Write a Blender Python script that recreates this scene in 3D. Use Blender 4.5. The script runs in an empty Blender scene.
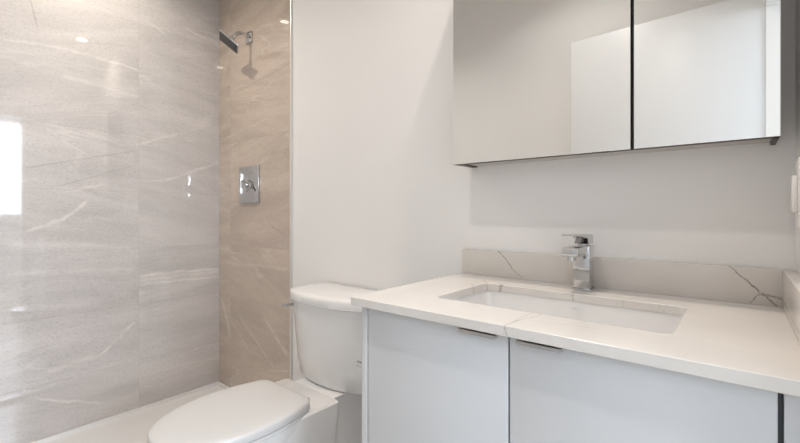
import bpy, bmesh, math, random
from mathutils import Vector, Matrix
S = bpy.context.scene
C = S.collection
R = math.radians

# ------------------------------------------------------------------ camera
cam = bpy.data.cameras.new('camera'); camo = bpy.data.objects.new('camera', cam); C.objects.link(camo)
camo.location = (0, 0, 1.12); camo.rotation_euler = (R(90), 0, R(39.6))
cam.sensor_width = 36; cam.lens = 36*409/800; cam.shift_y = -8.5/800; cam.clip_start = .01
S.camera = camo
# ------------------------------------------------------------------ world, daylight, exposure
w = bpy.data.worlds.new('sky'); S.world = w; w.use_nodes = True
w.node_tree.nodes['Background'].inputs[0].default_value = (.80, .90, 1, 1)
w.node_tree.nodes['Background'].inputs[1].default_value = 4.0
S.view_settings.view_transform = 'Standard'; S.view_settings.look = 'None'
S.view_settings.gamma = 1; S.view_settings.use_curve_mapping = False
S.view_settings.exposure = 0.0
S.cycles.max_bounces = 12; S.cycles.diffuse_bounces = 6; S.cycles.glossy_bounces = 6

def area(name, loc, rot, sx, sy, power, col, shape='RECTANGLE', spread=180):
    l = bpy.data.lights.new(name, 'AREA'); l.shape = shape; l.size = sx; l.size_y = sy
    l.energy = power; l.color = col; l.spread = R(spread)
    o = bpy.data.objects.new(name, l); C.objects.link(o); o.location = loc; o.rotation_euler = rot
    return o
DAY = (.82, .905, 1)
# daylight entering the adjoining room through its window (light faces -X)
area('window_daylight', (3.14, .4, 1.775), (0, R(90), 0), 1.33, 1.9, 132, DAY)

CEIL = 2.74; D = 1.289; XL = -2.569; XR = .10; XT = -1.807; YB = -.27; CT = .905

# ------------------------------------------------------------------ materials
def mat(name, col=(.8, .8, .8), rough=.5, metal=0, coat=0, spec=.5, emit=None, es=0, bump=0, bscale=200, var=0, vscale=6):
    m = bpy.data.materials.new(name); m.use_nodes = True
    n = m.node_tree.nodes; b = n['Principled BSDF']; l = m.node_tree.links
    b.inputs['Base Color'].default_value = (*col, 1); b.inputs['Roughness'].default_value = rough
    b.inputs['Metallic'].default_value = metal; b.inputs['Coat Weight'].default_value = coat
    b.inputs['Coat Roughness'].default_value = .05
    b.inputs['Specular IOR Level'].default_value = spec
    if emit: b.inputs['Emission Color'].default_value = (*emit, 1); b.inputs['Emission Strength'].default_value = es
    tc = n.new('ShaderNodeTexCoord')
    if bump:
        t = n.new('ShaderNodeTexNoise'); t.inputs['Scale'].default_value = bscale; l.new(tc.outputs['Object'], t.inputs['Vector'])
        bp = n.new('ShaderNodeBump'); bp.inputs['Strength'].default_value = bump; bp.inputs['Distance'].default_value = .001
        l.new(t.outputs['Fac'], bp.inputs['Height']); l.new(bp.outputs['Normal'], b.inputs['Normal'])
    if var:
        t = n.new('ShaderNodeTexNoise'); t.inputs['Scale'].default_value = vscale; l.new(tc.outputs['Object'], t.inputs['Vector'])
        mx = n.new('ShaderNodeMix'); mx.data_type = 'RGBA'
        mx.inputs['A'].default_value = (*[c*(1-var) for c in col], 1); mx.inputs['B'].default_value = (*[min(1, c*(1+var)) for c in col], 1)
        l.new(t.outputs['Fac'], mx.inputs['Factor']); l.new(mx.outputs['Result'], b.inputs['Base Color'])
    return m

class NT:
    def __init__(s, m): s.t = m.node_tree; s.n = s.t.nodes; s.l = s.t.links
    def m(s, op, a, b=None, c=None, clamp=False):
        q = s.n.new('ShaderNodeMath'); q.operation = op; q.use_clamp = clamp
        for i, v in enumerate((a, b, c)):
            if v is None: continue
            if isinstance(v, (int, float)): q.inputs[i].default_value = v
            else: s.l.new(v, q.inputs[i])
        return q.outputs[0]
    def noise(s, vec, scale, detail=4, rough=.55, dist=0):
        q = s.n.new('ShaderNodeTexNoise'); q.inputs['Scale'].default_value = scale; q.inputs['Detail'].default_value = detail
        q.inputs['Roughness'].default_value = rough; q.inputs['Distortion'].default_value = dist
        s.l.new(vec, q.inputs['Vector']); return q.outputs['Fac']
    def comb(s, x, y, z=0):
        q = s.n.new('ShaderNodeCombineXYZ')
        for i, v in enumerate((x, y, z)):
            if isinstance(v, (int, float)): q.inputs[i].default_value = v
            else: s.l.new(v, q.inputs[i])
        return q.outputs[0]
    def rng(s, v, a, b, c=0, d=1, smooth=False):
        q = s.n.new('ShaderNodeMapRange'); q.interpolation_type = 'SMOOTHSTEP' if smooth else 'LINEAR'
        s.l.new(v, q.inputs[0])
        for i, k in enumerate((a, b, c, d)): q.inputs[i+1].default_value = k
        return q.outputs[0]
    def mix(s, f, a, b, blend='MIX'):
        q = s.n.new('ShaderNodeMix'); q.data_type = 'RGBA'; q.blend_type = blend
        if isinstance(f, (int, float)): q.inputs['Factor'].default_value = f
        else: s.l.new(f, q.inputs['Factor'])
        for k, v in (('A', a), ('B', b)):
            if isinstance(v, tuple): q.inputs[k].default_value = (*v, 1)
            else: s.l.new(v, q.inputs[k])
        return q.outputs['Result']
    def seg(s, u, v, jit, u0, v0, u1, v1, wd, amp, soft=.03):
        """thin wandering streak along a segment: 1 on the line, 0 away from it"""
        sl = (v1-v0)/(u1-u0) if abs(u1-u0) > 1e-4 else 0
        if abs(v1-v0) > 1.3*abs(u1-u0):        # steep one: swap axes
            return s.seg(v, u, jit, v0, u0, v1, u1, wd, amp, soft)
        if u1 < u0: u0, v0, u1, v1 = u1, v1, u0, v0; sl = (v1-v0)/(u1-u0)
        line = s.m('MULTIPLY_ADD', u, sl, v0-sl*u0)
        d = s.m('SUBTRACT', v, line)
        d = s.m('ADD', d, s.m('MULTIPLY', s.m('SUBTRACT', jit, .5), amp))
        k = s.rng(s.m('ABSOLUTE', d), 0, wd, 1, 0, True)
        a = s.rng(u, u0-soft, u0+soft, 0, 1, True); b = s.rng(u, u1-soft, u1+soft, 1, 0, True)
        return s.m('MULTIPLY', s.m('MULTIPLY', k, a), b)

def stone_tile(name, axis, u0, light, dark, veins, darkveins, jumps):
    m = mat(name, rough=.035, spec=.9, coat=.5); t = NT(m); b = t.n['Principled BSDF']
    g = t.n.new('ShaderNodeNewGeometry'); sp = t.n.new('ShaderNodeSeparateXYZ'); t.l.new(g.outputs['Position'], sp.inputs[0])
    u = sp.outputs[axis]; v = sp.outputs[2]
    TW, TH = .61, .3125
    un = t.m('DIVIDE', t.m('SUBTRACT', u, u0), TW); vn = t.m('DIVIDE', t.m('SUBTRACT', v, .300), TH)
    ui = t.m('FLOOR', un); vi = t.m('FLOOR', vn); vi2 = t.m('FLOOR', t.m('DIVIDE', vn, 2))
    wn = t.n.new('ShaderNodeTexWhiteNoise'); t.l.new(t.comb(ui, vi, 3.1), wn.inputs['Vector']); rnd = wn.outputs['Value']
    wn2 = t.n.new('ShaderNodeTexWhiteNoise'); t.l.new(t.comb(ui, vi2, 7.7), wn2.inputs['Vector']); rnd2 = wn2.outputs['Value']
    off = t.m('MULTIPLY', rnd2, 9)
    tilt = t.m('MULTIPLY', u, t.m('MULTIPLY', t.m('SUBTRACT', rnd2, .5), .42))
    vv = t.m('ADD', v, tilt)
    strat = t.noise(t.comb(t.m('MULTIPLY', u, 1.2), t.m('MULTIPLY', vv, 5.5), off), 1.6, 6, .6, .5)
    fine = t.noise(t.comb(t.m('MULTIPLY', u, 5), t.m('MULTIPLY', vv, 40), off), 1.5, 5, .65, .4)
    speck = t.noise(t.comb(u, t.m('MULTIPLY', v, 1.6), off), 95, 5, .8)
    f = t.m('ADD', t.rng(strat, .34, .66), t.m('MULTIPLY', t.m('SUBTRACT', fine, .5), .7))
    f = t.m('ADD', f, t.m('MULTIPLY', t.m('SUBTRACT', rnd, .5), .30), clamp=True)
    col = t.mix(f, dark, light)
    col = t.mix(t.rng(speck, .50, .70, 0, .55), col, tuple(c*.55 for c in dark))
    # pale wispy veins following the bedding
    wv = t.m('ABSOLUTE', t.m('SUBTRACT', t.noise(t.comb(t.m('MULTIPLY', u, .8), t.m('MULTIPLY', vv, 3.2), t.m('ADD', off, 4)), 1.9, 4, .5, .3), .5))
    wm = t.m('MULTIPLY', t.rng(wv, 0, .022, 1, 0, True), t.rng(t.noise(t.comb(u, v, off), 2.2, 2), .5, .72, 0, .42))
    jit = t.noise(t.comb(u, v, 0), 7, 6, .68); patch = t.rng(t.noise(t.comb(u, t.m('MULTIPLY', v, 3), 5), 9, 4, .65), .36, .62, .25, 1)
    acc = wm
    for (a, b_, c, d, wd, st) in veins:
        acc = t.m('MAXIMUM', acc, t.m('MULTIPLY', t.seg(u, v, jit, a, b_, c, d, wd*1.9, .055), t.m('MULTIPLY', patch, st*.9)))
    col = t.mix(acc, col, (.80, .76, .71))
    acc = None
    for (a, b_, c, d, wd, st) in darkveins:
        k = t.m('MULTIPLY', t.seg(u, v, jit, a, b_, c, d, wd, .03), st); acc = k if acc is None else t.m('MAXIMUM', acc, k)
    if acc is not None: col = t.mix(acc, col, tuple(c*.5 for c in dark))
    # grout joints
    fu = t.m('MULTIPLY', t.m('ABSOLUTE', t.m('SUBTRACT', t.m('FRACT', t.m('ADD', un, .5)), .5)), TW)
    fv = t.m('MULTIPLY', t.m('ABSOLUTE', t.m('SUBTRACT', t.m('FRACT', t.m('ADD', vn, .5)), .5)), TH)
    gm = t.rng(t.m('MINIMUM', fu, fv), .0008, .0016, 1, 0)
    col = t.mix(t.m('MULTIPLY', gm, .35), col, (.40, .35, .30))
    t.l.new(col, b.inputs['Base Color'])
    bp = t.n.new('ShaderNodeBump'); bp.inputs['Strength'].default_value = .25; bp.inputs['Distance'].default_value = .0006
    t.l.new(t.m('SUBTRACT', 1, gm), bp.inputs['Height']); t.l.new(bp.outputs['Normal'], b.inputs['Normal'])
    return m

V = .008
tile_left = stone_tile('stone_tile_side', 1, .8265-.61*4, (.605, .57, .555), (.50, .47, .46), [  # same tile as the back wall; cool daylight is put into its colour
    (.272, 1.91, .523, 1.933, .006, .55), (.523, 1.933, .823, 1.914, .006, .6), (.272, 1.86, .823, 1.80, .045, .28), (.272, 1.829, .823, 1.764, .012, .5),
    (.833, 1.504, 1.05, 1.599, .008, .6), (1.144, 1.631, 1.224, 1.738, .03, .3), (1.05, 1.59, 1.16, 1.53, .008, .3), (.962, 1.312, 1.282, 1.441, .008, .6), (.835, 1.30, .962, 1.312, .006, .4),
    (.356, 1.036, .484, 1.086, .007, .7), (.484, 1.086, .596, 1.176, .010, .8), (.523, 1.225, .66, 1.272, .006, .5),
    (.833, .770, 1.282, .765, .008, .8), (.833, .745, 1.282, .745, .010, .6), (.833, .722, 1.282, .712, .007, .7),
    (.639, .375, .808, .512, .008, .65), (.427, .355, .639, .375, .012, .4), (.373, .245, .647, .128, .006, .6),
    (.857, 2.204, .951, 2.163, .007, .5), (1.073, 2.235, 1.282, 2.199, .008, .55), (.272, 1.246, .373, 1.275, .006, .4),
    (.30, .98, .80, .93, .012, .35), (.30, .84, .82, .82, .008, .3)],
    [(.35, 1.33, .80, 1.46, .006, .3), (.45, 1.24, .80, 1.38, .005, .3), (.36, 2.22, .40, 2.0, .006, .4)], 0)
tile_back = stone_tile('stone_tile_back', 0, -2.424-.61, (.575, .48, .405), (.46, .38, .32), [
    (-2.043, .53, -1.826, .36, .009, .5), (-2.531, .567, -2.426, .36, .016, .55), (-2.311, .50, -1.945, .265, .006, .35),
    (-2.42, .46, -2.2, .30, .006, .3), (-2.531, .808, -1.82, .822, .008, .28), (-2.52, 1.95, -2.43, 2.15, .012, .25), (-2.43, 1.602, -2.0, 1.65, .006, .22)],
    [(-1.993, 1.054, -1.853, 1.003, .008, .30), (-2.4, 1.85, -1.85, 1.9, .006, .25), (-2.4, 1.78, -1.9, 1.74, .005, .2)], 0)

def quartz(name, segs, base=(.69, .67, .645)):
    """segs: (plane axes, u0,v0,u1,v1,width,strength)"""
    m = mat(name, rough=.16, spec=.5); t = NT(m); b = t.n['Principled BSDF']
    g = t.n.new('ShaderNodeNewGeometry'); sp = t.n.new('ShaderNodeSeparateXYZ'); t.l.new(g.outputs['Position'], sp.inputs[0])
    P = g.outputs['Position']; O = sp.outputs
    cloud = t.noise(P, 3.5, 5, .6, .6); col = t.mix(t.rng(cloud, .3, .7), tuple(c*.94 for c in base), tuple(min(1, c*1.04) for c in base))
    sv = t.m('ABSOLUTE', t.m('SUBTRACT', t.noise(P, 2.1, 5, .6, 1.2), .5))
    soft = t.m('MULTIPLY', t.rng(sv, 0, .012, 1, 0, True), t.rng(t.noise(P, 3, 2), .5, .7, 0, .22))
    col = t.mix(soft, col, (.42, .36, .30))
    jit = t.noise(P, 55, 6, .8); jit2 = t.noise(P, 160, 3, .7)
    acc = None
    for (i, j, a, b_, c, d, wd, st) in segs:
        k = t.m('MULTIPLY', t.seg(O[i], O[j], jit, a, b_, c, d, wd*1.25, .022, .004), st)
        acc = k if acc is None else t.m('MAXIMUM', acc, k)
    acc = t.m('MULTIPLY', acc, t.rng(jit2, .30, .55, .35, 1))
    col = t.mix(acc, col, (.13, .085, .06))
    t.l.new(col, b.inputs['Base Color']); return m
q_splash = quartz('veined_quartz_upstand', [
    (0, 2, -.626, .995, -.587, .961, .0030, .85), (0, 2, -.587, .961, -.573, .936, .0030, .8), (0, 2, -.573, .936, -.540, .912, .0025, .55),
    (0, 2, -.022, .998, .010, .965, .0028, .85), (0, 2, .008, .967, .039, .934, .0035, .9), (0, 2, .039, .936, .068, .908, .003, .85),
    (0, 2, .022, .908, .037, .932, .0022, .6), (0, 2, .037, .930, .078, .925, .0030, .6)], (.63, .60, .57))
q_slab = quartz('veined_quartz_slab', [
    (0, 1, -.635, 1.19, -.585, 1.125, .003, .5), (0, 1, -.585, 1.125, -.54, 1.14, .0035, .6), (0, 1, -.62, 1.09, -.598, 1.06, .003, .5),

    (0, 1, -.345, .730, -.338, .787, .0022, .55), (0, 1, -.338, .787, -.317, .868, .0026, .28), (0, 1, -.317, .80, -.20, .82, .0022, .2),
    (0, 2, -.343, .905, -.338, .886, .0022, .6), (0, 1, -.22, 1.137, -.19, 1.2, .0025, .3)])

paint = mat('wall_paint', (.79, .785, .78), .55, bump=.05, bscale=350, var=.012)
ceilp = mat('ceiling_paint', (.80, .785, .77), .8, bump=.05)
roomp = mat('adjoining_room_paint', (.74, .74, .74), .7, var=.01)
floor_m = mat('pale_floor_tile', (.62, .61, .60), .35, var=.08)
wood = mat('pale_wood_floor', (.52, .45, .38), .45, var=.1)
trimp = mat('white_trim_paint', (.82, .82, .81), .35, bump=.02)
doorp = mat('door_paint', (.69, .70, .71), .35, bump=.02)
lacq = mat('white_lacquer', (.60, .62, .645), .32, bump=.01)
lacq_d = mat('carcass_board', (.13, .14, .15), .6, var=.02)
gapm = mat('gap_shade_and_kick_board', (.025, .03, .035), .5, var=.02)  # near black: shade of the door gap as colour; toe kick shares it
porc = mat('white_porcelain', (.76, .76, .76), .08, coat=.4, var=.005)
plast = mat('white_seat_plastic', (.60, .60, .60), .22, var=.005)
acry = mat('white_acrylic', (.70, .70, .70), .2, var=.005)
chrome = mat('chrome', (.60, .605, .61), .09, 1, var=.01)
satin = mat('brushed_metal', (.50, .495, .49), .28, 1, var=.03, vscale=60)
dkm = mat('dark_nozzle_face', (.045, .045, .048), .35, 0, bump=.2, bscale=300)
alum = mat('tile_edge_metal', (.74, .72, .69), .3, .6, var=.02)
mirror = mat('mirror_glass', (.83, .84, .835), .004, 1, var=.002)
cabm = mat('cabinet_white_board', (.55, .53, .51), .45, var=.01)
dark = mat('dark_bronze_and_gap_shade', (.07, .06, .055), .4, .3, var=.05)
swm = mat('switch_plastic', (.78, .77, .75), .3, var=.01)
paper = mat('paper_roll', (.80, .80, .79), .9, bump=.3)
lamp = mat('lit_lens', (1, .95, .9), .4, emit=(1, .86, .70), es=25, var=.001)

# ------------------------------------------------------------------ mesh helpers
def bx(bm, x0, x1, y0, y1, z0, z1, bev=0, seg=2):
    r = bmesh.ops.create_cube(bm, size=1)['verts']
    for v in r:
        v.co = Vector(((x0+x1)/2+v.co.x*(x1-x0), (y0+y1)/2+v.co.y*(y1-y0), (z0+z1)/2+v.co.z*(z1-z0)))
    if bev:
        es = list({e for v in r for e in v.link_edges})
        bmesh.ops.bevel(bm, geom=es, offset=bev, segments=seg, profile=.5, affect='EDGES')
    return r
def cyl(bm, p0, p1, r0, r1=None, n=24):
    p0, p1 = Vector(p0), Vector(p1); d = p1-p0
    M = Matrix.Translation((p0+p1)/2) @ d.to_track_quat('Z', 'Y').to_matrix().to_4x4()
    bmesh.ops.create_cone(bm, cap_ends=True, segments=n, radius1=r0, radius2=r0 if r1 is None else r1, depth=d.length, matrix=M)
def tube(bm, pts, r, n=14):
    pts = [Vector(p) for p in pts]; rings = []; up = None
    for i, p in enumerate(pts):
        d = (pts[min(i+1, len(pts)-1)]-pts[max(i-1, 0)]).normalized()
        a = d.cross(Vector((0, 0, 1))) if abs(d.z) < .95 else d.cross(Vector((1, 0, 0)))
        a.normalize(); b = d.cross(a)
        if up and a.dot(up) < 0: a, b = -a, -b
        up = a
        rings.append([bm.verts.new(p+a*r*math.cos(2*math.pi*k/n)+b*r*math.sin(2*math.pi*k/n)) for k in range(n)])
    loft(bm, rings)
def loft(bm, rings, cap0=True, cap1=True):
    for A, B in zip(rings, rings[1:]):
        n = len(A)
        for k in range(n): bm.faces.new((A[k], A[(k+1) % n], B[(k+1) % n], B[k]))
    if cap0: bm.faces.new(list(reversed(rings[0])))
    if cap1: bm.faces.new(rings[-1])
def ring(bm, pts, z=None):
    return [bm.verts.new((p[0], p[1], z if z is not None else p[2])) for p in pts]
def obj(name, bm, m, parent=None, smooth=None, **kw):
    bmesh.ops.recalc_face_normals(bm, faces=bm.faces)
    me = bpy.data.meshes.new(name); bm.to_mesh(me); bm.free()
    o = bpy.data.objects.new(name, me); C.objects.link(o); me.materials.append(m)
    if smooth is not None:
        for p in me.polygons: p.use_smooth = True
        try: me.set_sharp_from_angle(angle=R(smooth))
        except Exception: pass
    if parent:
        o.parent = parent; o.matrix_parent_inverse = Matrix.Translation(-Vector(parent.location))
    for k, v in kw.items(): o[k] = v
    return o
def box(name, m, parent, *a, bev=0, **kw):
    bm = bmesh.new(); bx(bm, *a, bev=bev); return obj(name, bm, m, parent, smooth=35 if bev else None, **kw)
def thing(name, label, cat, loc):
    o = bpy.data.objects.new(name, None); C.objects.link(o); o.location = loc; o.empty_display_size = .05
    o['label'] = label; o['category'] = cat; return o
def struct(name, m, *a, bev=0): return box(name, m, None, *a, bev=bev, kind='structure')

# ------------------------------------------------------------------ room shell
WT = .12; OY0, OY1, OH = -.09, .715, 2.04      # doorway in the right wall
struct('floor', floor_m, XL-WT, XR, YB-WT, D+WT, -.08, 0)
struct('ceiling', ceilp, XL-WT, XR+WT, YB-WT, D+WT, CEIL, CEIL+.1)
struct('wall_back', paint, XT, XR+WT, D, D+WT, 0, CEIL)
struct('wall_back_tiled', tile_back, XL-WT, XT, D-.006, D+WT, 0, CEIL)
struct('wall_left', tile_left, XL-WT, XL, YB-WT, D-.006, 0, CEIL)
struct('wall_rear', paint, XL, XR+WT, YB-WT, YB, 0, CEIL)
bm = bmesh.new(); bx(bm, XR, XR+WT, OY1, D, 0, CEIL); bx(bm, XR, XR+WT, YB, OY0, 0, CEIL); bx(bm, XR, XR+WT, OY0, OY1, OH, CEIL)
obj('wall_right', bm, paint, None, kind='structure')
struct('trim_1', alum, XT, XT+.011, D-.010, D, .0, CEIL, bev=.002)
bm = bmesh.new()
bx(bm, XR-.006, XR+WT+.006, OY1-.012, OY1, 0, OH-.012); bx(bm, XR-.006, XR+WT+.006, OY0, OY0+.012, 0, OH-.012)
bx(bm, XR-.006, XR+WT+.006, OY0, OY1, OH-.012, OH); bx(bm, XR-.012, XR, OY0-.05, OY1+.01, OH, OH+.06)
obj('trim_2', bm, trimp, None, kind='structure')
struct('baseboard_back', trimp, XT+.011, -.75, D-.012, D, 0, .10, bev=.002)
struct('baseboard_rear', trimp, XT, XR, YB, YB+.012, 0, .10, bev=.002)
# adjoining room seen only in reflections, with the window that lights everything
AX, AY0, AY1 = 3.2, -1.6, 2.6
struct('floor_adjoining', wood, XR, AX+WT, AY0, AY1, -.08, 0)
struct('ceiling_adjoining', roomp, XR+WT, AX+WT, AY0, AY1, CEIL, CEIL+.1)
bm = bmesh.new(); WY0, WY1, WZ0, WZ1 = -.6, 1.4, 1.10, 2.46
bx(bm, AX, AX+WT, AY0, WY0, 0, CEIL); bx(bm, AX, AX+WT, WY1, AY1, 0, CEIL); bx(bm, AX, AX+WT, WY0, WY1, 0, WZ0); bx(bm, AX, AX+WT, WY0, WY1, WZ1, CEIL)
obj('wall_adjoining_window', bm, roomp, None, kind='structure')
struct('wall_adjoining_rear', roomp, XR+WT, AX+WT, AY0-WT, AY0, 0, CEIL)
struct('wall_adjoining_front', roomp, XR+WT, AX+WT, AY1, AY1+WT, 0, CEIL)
bm = bmesh.new(); bx(bm, XR, XR+WT, AY0, YB-WT, 0, CEIL); bx(bm, XR, XR+WT, D+WT, AY1, 0, CEIL)
obj('wall_adjoining_side', bm, roomp, None, kind='structure')
bm = bmesh.new()
for a in ((WY0, WY0+.05, WZ0, WZ1), (WY1-.05, WY1, WZ0, WZ1), (WY0, WY1, WZ0, WZ0+.05), (WY0, WY1, WZ1-.05, WZ1), (.38, .42, WZ0, WZ1)):
    bx(bm, AX+.03, AX+.08, *a)
obj('window_1', bm, trimp, None, kind='structure')
# bathroom door, swung open behind the camera (seen in the mirror)
dt = Vector((-.747, -.12, 0)); hg = Vector((.0995, -.083, 0)); ang = math.atan2(dt.y-hg.y, dt.x-hg.x)
door = bpy.data.objects.new('door_1', None); C.objects.link(door); door.location = hg; door['kind'] = 'structure'
DL = (dt-hg).length
bm = bmesh.new(); bx(bm, 0, DL, 0, .035, .01, 2.106, bev=.002); dp = obj('door_panel', bm, doorp, None, 35); dp.parent = door
for sgn, y in ((-1, -.0), (1, .035)):
    bm = bmesh.new(); cyl(bm, (DL-.06, y, 1.0), (DL-.06, y+sgn*.008, 1.0), .026); cyl(bm, (DL-.06, y+sgn*.008, 1.0), (DL-.06, y+sgn*.04, 1.0), .009)
    bx(bm, DL-.17, DL-.05, y+sgn*.04-.006, y+sgn*.04+.006, .992, 1.008, bev=.003)
    h = obj('door_handle', bm, satin, None, 35); h.parent = dp
door.rotation_euler = (0, 0, ang)

# ------------------------------------------------------------------ ceiling lamps
def downlight(x, y, power, label, col=(1, .95, .9), spread=132):
    t = thing('recessed_downlight', label, 'ceiling light', (x, y, CEIL))
    bm = bmesh.new(); rings = []
    for r, z in ((.058, CEIL-.001), (.058, CEIL-.006), (.037, CEIL-.006), (.037, CEIL-.002)):
        rings.append(ring(bm, [(x+r*math.cos(k*math.pi/16), y+r*math.sin(k*math.pi/16)) for k in range(32)], z))
    loft(bm, rings, False, False); obj('trim_ring', bm, trimp, t, 35)
    bm = bmesh.new(); cyl(bm, (x, y, CEIL-.0035), (x, y, CEIL-.001), .036, n=32); obj('lens', bm, lamp, t, 35)
    l = area('downlight_lamp', (x, y, CEIL-.008), (0, 0, 0), .06, .06, power, col, 'DISK', spread)
    l.parent = t; l.location = (0, 0, -.008)
downlight(-2.19, .53, 8.8, 'recessed round ceiling downlight over the shower', (1, .92, .80))
downlight(-.70, .34, 5.0, 'unseen ceiling downlight added as fill over the middle of the room')  # added fill lamp, no such source known; lifts the ambient light
downlight(-.42, 1.05, 6.6, 'recessed round ceiling downlight over the vanity sink', (1, .855, .74))

# ------------------------------------------------------------------ shower pan
t = thing('shower_pan', 'white acrylic shower base along the tiled walls', 'shower base', ((XL+XT)/2, .52, 0))
bm = bmesh.new()
def rect(x0, x1, y0, y1, z): return [(x0, y0, z), (x1, y0, z), (x1, y1, z), (x0, y1, z)]
x0, x1, y0, y1 = XL+.001, XT-.004, YB+.003, D-.008
loft(bm, [ring(bm, rect(x0, x1, y0, y1, 0)), ring(bm, rect(x0, x1, y0, y1, .040)), ring(bm, rect(x0+.012, x1-.07, y0+.012, y1-.012, .040)),
          ring(bm, rect(x0+.016, x1-.078, y0+.016, y1-.016, .024)), ring(bm, rect(x0+.05, x1-.10, y0+.05, y1-.05, .020)), ring(bm, rect(x0+.3, x1-.35, .4, .64, .012))])
pan = obj('basin', bm, acry, t); md = pan.modifiers.new('b', 'BEVEL'); md.width = .003; md.segments = 2; md.limit_method = 'ANGLE'
bm = bmesh.new(); cyl(bm, (-2.22, .52, .0121), (-2.22, .52, .016), .05, n=32); obj('drain_cover', bm, chrome, t, 35)

# ------------------------------------------------------------------ shower head
t = thing('overhead_shower', 'square chrome shower head with dark nozzle face on curved wall arm', 'shower head', (-2.2, D-.006, 2.147))
box('wall_flange', chrome, t, -2.232, -2.168, D-.018, D-.006, 2.112, 2.176, bev=.003)
a = Vector((-.885, .466, 0)); b = Vector((.376, .715, -.59)).normalized(); nrm = a.cross(b).normalized()
if nrm.z > 0: nrm = -nrm
Ch = Vector((-2.205, 1.155, 2.075)); top = Ch-nrm*.030
bm = bmesh.new(); P0 = Vector((-2.2, D-.014, 2.147)); P3 = top
P1 = P0+Vector((0, -.06, .018)); P2 = P3-nrm*.05
pts = [P0*(1-k)**3+P1*3*k*(1-k)**2+P2*3*k*k*(1-k)+P3*k**3 for k in [i/14 for i in range(15)]]
tube(bm, pts, .0095); obj('shower_arm', bm, chrome, t, 50)
bm = bmesh.new(); cyl(bm, top-nrm*.004, Ch-nrm*.010, .014, .02); bmesh.ops.create_uvsphere(bm, u_segments=16, v_segments=10, radius=.015, matrix=Matrix.Translation(top))
obj('ball_joint', bm, chrome, t, 50)
F = Matrix((a, b, nrm)).transposed().to_4x4(); F.translation = Ch
bm = bmesh.new(); bx(bm, -.062, .062, -.06, .06, -.011, -.001, bev=.002); bmesh.ops.transform(bm, matrix=F, verts=bm.verts); obj('head_plate', bm, chrome, t, 35)
bm = bmesh.new(); bx(bm, -.058, .058, -.056, .056, -.001, .001)
for i in range(8):
    for j in range(8):
        cyl(bm, (-.049+i*.014, -.047+j*.0134, .001), (-.049+i*.014, -.047+j*.0134, .003), .002, .0014, 6)
bmesh.ops.transform(bm, matrix=F, verts=bm.verts); obj('nozzle_face', bm, dkm, t)

# ------------------------------------------------------------------ shower valve
t = thing('shower_valve', 'chrome shower control with tall rectangular plate and small lever', 'shower valve', (-2.215, D-.006, 1.28))
box('wall_plate', chrome, t, -2.300, -2.092, D-.020, D-.006, 1.180, 1.392, bev=.003)
bm = bmesh.new(); cyl(bm, (-2.19, D-.020, 1.283), (-2.19, D-.032, 1.283), .030, .027, 32); cyl(bm, (-2.19, D-.032, 1.283), (-2.19, D-.048, 1.283), .018, .018, 28)
obj('valve_stem', bm, chrome, t, 35)
bm = bmesh.new(); bx(bm, -.019, .019, -.056, -.042, -.019, .019, bev=.003); bx(bm, -.009, .009, -.054, -.044, -.060, -.018, bev=.003)
bmesh.ops.transform(bm, matrix=Matrix.Translation((-2.19, D-.006, 1.283)) @ Matrix.Rotation(R(-50), 4, 'Y'), verts=bm.verts)
obj('lever_handle', bm, chrome, t, 35)

# ------------------------------------------------------------------ toilet
TX = -1.315
t = thing('toilet', 'white two-piece toilet with closed lid between shower and vanity', 'toilet', (TX, .95, 0))
def seat_outline(sc=1, dy=0, n=56, wb=.145, wm=.186, y_tip=.455, y_back=.925):
    L = y_back-y_tip; half = []
    N = n//2
    for i in range(N+1):
        if i <= N*.62:
            ph = (i/(N*.62))*math.pi/2; tt = .56*(1-math.cos(ph)); wd = wm*math.sin(ph)**.93
        else:
            k = (i-N*.62)/(N*.38); tt = .56+.44*k; wd = wm-(wm-wb)*k**1.9
        half.append((wd, y_tip+tt*L))
    # round the back corners
    half = half[:-1]+[(wb-.004, y_back-.012), (wb-.016, y_back-.002), (wb-.04, y_back+.002)]
    pts = [(TX+x, y) for x, y in half]+[(TX-x, y) for x, y in reversed(half[1:])]
    cy = (y_tip+y_back)/2
    return [(TX+(x-TX)*sc, cy+(y-cy)*sc+dy) for x, y in pts]
def inset_rings(bm, prof, **k):
    return [ring(bm, seat_outline(sc, dy, **k), z) for sc, z, dy in prof]
# bowl, skirted
bm = bmesh.new(); prof = [(0, 0.0, .092, .62, .90), (.03, .0, .098, .61, .90), (.12, 0, .102, .60, .90), (.22, 0, .118, .56, .905), (.30, 0, .145, .51, .91), (.36, 0, .168, .475, .915), (.395, 0, .178, .463, .92), (.410, 0, .178, .463, .92)]
rings = []
for z, _, wm, yt, yb in prof: rings.append(ring(bm, seat_outline(1, 0, wb=wm*.82, wm=wm, y_tip=yt, y_back=yb), z))
for sc, z in ((.86, .410), (.78, .38), (.6, .30), (.3, .24)): rings.append(ring(bm, seat_outline(sc, 0, wb=.145, wm=.178, y_tip=.463, y_back=.92), z))
loft(bm, rings); obj('bowl', bm, porc, t, 60)
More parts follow.
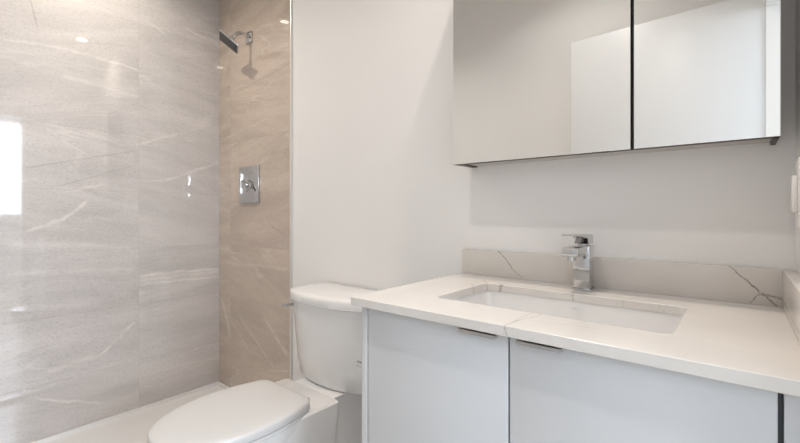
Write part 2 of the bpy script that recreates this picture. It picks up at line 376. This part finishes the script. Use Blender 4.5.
# rear deck block and foot
bm = bmesh.new()
def rrect(x0, x1, y0, y1, r, n=5):
    out = []
    for cx, cy, a0 in ((x1-r, y1-r, 0), (x0+r, y1-r, 90), (x0+r, y0+r, 180), (x1-r, y0+r, 270)):
        for i in range(n+1):
            q = R(a0+90*i/n); out.append((cx+r*math.cos(q), cy+r*math.sin(q)))
    return out
rings = []
for z, hw, y0, y1 in ((0, .115, .82, 1.03), (.10, .125, .82, 1.03), (.25, .150, .80, 1.032), (.36, .163, .80, 1.034), (.414, .166, .80, 1.035), (.420, .160, .806, 1.030)):
    rings.append(ring(bm, rrect(TX-hw, TX+hw, y0, y1, .014), z))
loft(bm, rings); obj('seat_deck', bm, porc, t, 40)
bm = bmesh.new(); rings = []
for z, hw in ((0, .115), (.2, .105), (.40, .12), (.412, .125)): rings.append(ring(bm, rrect(TX-hw, TX+hw, 1.0, 1.262, .02), z))
loft(bm, rings); obj('pedestal', bm, porc, t, 40)
# seat and lid
bm = bmesh.new(); loft(bm, inset_rings(bm, [(.97, .411, 0), (.995, .414, 0), (.997, .424, 0), (.985, .427, 0), (.62, .427, -.01), (.60, .424, -.01), (.60, .413, -.01), (.62, .411, -.01)]), False, False)
obj('seat_ring', bm, plast, t, 40)
bm = bmesh.new(); loft(bm, inset_rings(bm, [(.97, .4285, 0), (1.0, .4300, 0), (1.004, .434, 0), (1.004, .448, 0), (.998, .4525, 0), (.985, .4555, 0), (.95, .458, 0), (.85, .4605, 0), (.6, .4625, 0), (.3, .4635, 0), (.05, .464, 0)]))
obj('seat_lid', bm, plast, t, 60)
for s in (-1, 1):
    bm = bmesh.new(); cyl(bm, (TX+s*.075-.02, .942, .432), (TX+s*.075+.02, .942, .432), .010, n=16); bx(bm, TX+s*.075-.016, TX+s*.075+.016, .930, .952, .4195, .436, bev=.003)
    obj('hinge', bm, plast, t, 40)
# tank
def tank_outline(hw, yf, yb, bow, n=14, rc=.03):
    pts = []
    for i in range(n+1):                                     # bowed front from left to right
        k = -1+2*i/n; x = k*(hw-.006); y = yf+bow*(abs(k)**2.2)
        if abs(k) > .999: y += .0
        pts.append((TX+x, y))
    pts += [(TX+hw, yf+bow+.018), (TX+hw+.001, yb-.03), (TX+hw-.004, yb-.008), (TX+hw-.02, yb)]
    pts += [(TX-hw+.02, yb), (TX-hw+.004, yb-.008), (TX-hw-.001, yb-.03), (TX-hw, yf+bow+.018)]
    return pts
bm = bmesh.new(); rings = []
for z, hw, yf in ((.410, .185, 1.105), (.413, .203, 1.082), (.422, .209, 1.074), (.50, .213, 1.066), (.62, .219, 1.058), (.745, .226, 1.050)):
    rings.append(ring(bm, tank_outline(hw, yf, 1.275, .052), z))
loft(bm, rings); obj('tank', bm, porc, t, 50)
bm = bmesh.new(); rings = []
for z, e in ((.742, -.004), (.744, .004), (.748, .009), (.776, .010), (.783, .006), (.787, -.004), (.789, -.02)):
    rings.append(ring(bm, tank_outline(.228+e, 1.046-e, 1.277, .055), z))
loft(bm, rings); obj('tank_lid', bm, porc, t, 50)
bm = bmesh.new(); cyl(bm, (TX-.224, 1.14, .708), (TX-.240, 1.14, .708), .012, n=20); bx(bm, TX-.250, TX-.238, 1.065, 1.150, .700, .715, bev=.004, seg=3)
obj('flush_lever', bm, chrome, t, 40)

# ------------------------------------------------------------------ vanity cabinet
VL, VY = -.749, .750; XD = -.345; BX = XR
t = thing('vanity_cabinet', 'white lacquered two-door bathroom vanity cabinet under the stone worktop', 'cabinet', ((VL+XR)/2, 1.0, 0))
bt = CT-.021
box('side_panel', lacq, t, VL, VL+.020, VY, D-.001, .0, bt, bev=.001)
bm = bmesh.new(); bx(bm, VL+.020, XR-.002, VY+.026, D-.002, .10, .118); bx(bm, VL+.020, XR-.002, D-.018, D-.002, .118, bt)
bx(bm, XR-.018, XR-.002, VY+.026, D-.018, .118, bt); bx(bm, VL+.0201, VL+.036, VY+.026, D-.018, .118, bt); bx(bm, VL+.036, XR-.018, VY+.026, VY+.044, .70, bt)
obj('carcass', bm, lacq_d, t)
box('toe_kick', gapm, t, VL+.020, XR-.002, VY+.07, VY+.085, 0, .10)
ZT = bt-.006
for x0, x1, hx in ((-.7255, -.3470, -.409), (-.3430, .0410, -.2825)):
    bm = bmesh.new(); bx(bm, x0, x1, VY, VY+.020, .105, ZT, bev=.0012); d = obj('door', bm, lacq, t, 35)
    bm = bmesh.new(); z = CT-.0252
    bx(bm, hx-.0415, hx+.0415, VY-.016, VY+.014, z-.0013, z, bev=.0004); bx(bm, hx-.0415, hx+.0415, VY-.0175, VY-.0155, z-.0068, z, bev=.0005)
    bx(bm, hx-.0415, hx+.0415, VY-.0012, VY-.0002, z-.008, z-.001)
    obj('pull_handle', bm, satin, d, 35)
box('gap_shade_strip', gapm, t, .0412, .0470, VY+.006, VY+.024, .105, ZT)  # dark strip painting the shade of the open gap beside the filler
box('filler_panel', lacq, t, .0472, XR-.001, VY, VY+.020, .105, ZT, bev=.001)

# ------------------------------------------------------------------ worktop
t = thing('stone_worktop', 'cream veined quartz worktop with low upstands on the vanity', 'worktop', ((VL+XR)/2, 1.0, bt))
bm = bmesh.new(); SX0, SX1, SY0, SY1 = -.598, -.090, .862, 1.137
inner = rrect(SX0, SX1, SY0, SY1, .022, 6); X0, X1, Y0, Y1 = -.768, XR-.0005, .729, D-.0005
def outer_for(p, r=None):
    cx, cy = (SX0+SX1)/2, (SY0+SY1)/2
    return p
n = len(inner)//4
def proj(i):                                                 # outer ring with one vertex per inner vertex, corners exact
    side, k = divmod(i, n); mid = (n-1)/2; f = (k-mid)/mid
    if side == 0: return (X1, Y1) if abs(f) < 1e-6 or k == n//2 else ((X1, inner[i][1]) if k < n//2 else (inner[i][0], Y1))
    if side == 1: return (X0, Y1) if k == n//2 else ((inner[i][0], Y1) if k < n//2 else (X0, inner[i][1]))
    if side == 2: return (X0, Y0) if k == n//2 else ((X0, inner[i][1]) if k < n//2 else (inner[i][0], Y0))
    return (X1, Y0) if k == n//2 else ((inner[i][0], Y0) if k < n//2 else (X1, inner[i][1]))
outer = [proj(i) for i in range(len(inner))]
e = .0012
def cl(p, e): return (min(max(p[0], X0+e), X1-e), min(max(p[1], Y0+e), Y1-e))
infl = lambda e: rrect(SX0-e, SX1+e, SY0-e, SY1+e, .022+e, 6)
rs = [ring(bm, infl(e), CT), ring(bm, [cl(p, e) for p in outer], CT), ring(bm, outer, CT-e), ring(bm, outer, bt+e), ring(bm, [cl(p, e) for p in outer], bt), ring(bm, inner, bt), ring(bm, inner, CT-e)]
loft(bm, rs+[rs[0]], False, False); obj('slab', bm, q_slab, t)
box('back_upstand', q_splash, t, -.760, XR-.001, D-.020, D-.0006, CT+.0002, CT+.0865, bev=.001)
box('side_upstand', q_splash, t, XR-.0235, XR-.0006, .731, D-.0205, CT+.0002, CT+.0865, bev=.001)

# ------------------------------------------------------------------ sink
t = thing('undermount_sink', 'white rectangular undermount sink set into the worktop', 'sink', ((SX0+SX1)/2, (SY0+SY1)/2, bt))
bm = bmesh.new(); g = .0015
prof = [(.02, bt-.0006, .035), (-g, bt-.0006, .0235), (-g+.001, bt-.03, .026), (.004, bt-.09, .03), (-.010, bt-.118, .035), (-.028, bt-.128, .04), (-.07, bt-.131, .04), (-.12, bt-.133, .012)]
prof = [(.02, bt-.0006, .040), (.002, bt-.0006, .024), (-.002, bt-.03, .026), (-.012, bt-.09, .03), (-.024, bt-.118, .035), (-.042, bt-.128, .04), (-.08, bt-.131, .04), (-.12, bt-.133, .012)]
rings = [ring(bm, rrect(SX0-e, SX1+e, SY0-e, SY1+e, r, 6), z) for e, z, r in prof]
loft(bm, rings, False, True); o = obj('basin', bm, porc, t, 50)
md = o.modifiers.new('s', 'SOLIDIFY'); md.thickness = .008; md.offset = -1
cx = (SX0+SX1)/2
bm = bmesh.new(); cyl(bm, (cx, 1.02, bt-.1329), (cx, 1.02, bt-.128), .026, .024, 32); cyl(bm, (cx, 1.02, bt-.128), (cx, 1.02, bt-.122), .018, .016, 28); obj('drain_plug', bm, chrome, t, 40)
bm = bmesh.new()
cyl(bm, (cx+.006, SY1+.0020, bt-.0195), (cx+.006, SY1-.0006, bt-.0195), .0020, n=16); bx(bm, cx+.006, cx+.019, SY1-.0006, SY1+.0012, bt-.0208, bt-.0192)
obj('maker_mark', bm, mat('grey_ink', (.34, .32, .30), .5, var=.01), t, label='small grey printed mark')

# ------------------------------------------------------------------ faucet
FX, FY = -.3375, 1.222
t = thing('basin_faucet', 'square chrome single-lever faucet standing behind the sink', 'faucet', (FX, FY, CT))
box('base_plate', chrome, t, FX-.026, FX+.026, FY-.026, FY+.026, CT+.0004, CT+.004, bev=.001)
box('column', chrome, t, FX-.0215, FX+.0215, FY-.0215, FY+.0215, CT+.004, CT+.1245, bev=.0015)
bm = bmesh.new(); bx(bm, FX-.0205, FX+.0205, FY-.125, FY-.0216, CT+.1005, CT+.1245, bev=.0015); sp_ = obj('spout', bm, chrome, t, 35)
bm = bmesh.new(); cyl(bm, (FX, FY-.106, CT+.100), (FX, FY-.106, CT+.090), .0115, n=24); obj('aerator', bm, chrome, sp_, 40)
bm = bmesh.new(); cyl(bm, (FX, FY, CT+.1245), (FX, FY, CT+.1295), .016, n=24); obj('cartridge_collar', bm, satin, t, 40)
bm = bmesh.new()
pr = [(FY+.0215, CT+.129), (FY+.0215, CT+.154), (FY-.01, CT+.1565), (FY-.125, CT+.1585), (FY-.125, CT+.155), (FY-.03, CT+.146), (FY-.0215, CT+.129)]
loft(bm, [[bm.verts.new((FX+s*.020, y, z)) for y, z in pr] for s in (-1, 1)])
o = obj('lever_handle', bm, chrome, t, 35); md = o.modifiers.new('b', 'BEVEL'); md.width = .001; md.segments = 2

# ------------------------------------------------------------------ mirror cabinet
MX0, MX1, MY, MZ0, MZ1 = -.736, .0685, 1.169, 1.281, 2.05
t = thing('mirror_cabinet', 'wall-hung mirrored medicine cabinet with two doors above the sink', 'cabinet', ((MX0+MX1)/2, D, MZ0))
box('body', cabm, t, MX0+.001, MX1-.001, MY+.024, D-.001, MZ0+.004, MZ1, bev=.001)
bm = bmesh.new(); bx(bm, MX0+.002, MX0+.026, MY+.012, D-.002, MZ0, MZ0+.0038); bx(bm, MX1-.012, MX1-.002, MY+.012, D-.002, MZ0-.003, MZ0+.0038)
bx(bm, MX0+.002, MX1-.002, MY+.012, MY+.022, MZ0, MZ0+.0038); bx(bm, -.24, -.17, MY+.021, MY+.0236, MZ0+.004, MZ1-.001)  # last strip is no rail: it paints the shade between the mirror doors
obj('edge_rails_and_gap_shade', bm, dark, t)
for x0, x1 in ((MX0, -.2105), (-.2030, MX1)):
    bm = bmesh.new(); bx(bm, x0, x1, MY+.0045, MY+.0205, MZ0, MZ1-.002); d = obj('door', bm, dark, t)
    bm = bmesh.new(); bx(bm, x0, x1, MY, MY+.0044, MZ0+.0006, MZ1-.002, bev=.0005, seg=1); obj('mirror_pane', bm, mirror, d)

# ------------------------------------------------------------------ wall switch
t = thing('wall_switch', 'pale rectangular light switch on the wall above the side upstand', 'light switch', (XR, 1.187, 1.16))
box('cover_plate', swm, t, XR-.006, XR-.0003, 1.150, 1.225, 1.088, 1.233, bev=.002)
box('rocker', swm, t, XR-.0145, XR-.006, 1.168, 1.205, 1.122, 1.197, bev=.0015)

# ------------------------------------------------------------------ paper holder on the vanity side
t = thing('toilet_paper_holder', 'small chrome paper holder post on the vanity side by the toilet', 'paper holder', (VL, .815, .685))
bm = bmesh.new(); cyl(bm, (VL+.001, .835, .685), (VL-.006, .835, .685), .020, n=24); obj('wall_rosette', bm, chrome, t, 40)
bm = bmesh.new(); cyl(bm, (VL-.006, .835, .685), (VL-.100, .835, .685), .0085, n=20); tube(bm, [(VL-.088, .835, .685), (VL-.088, .90, .685), (VL-.088, .965, .685)], .0065); obj('holder_bar', bm, chrome, t, 40)
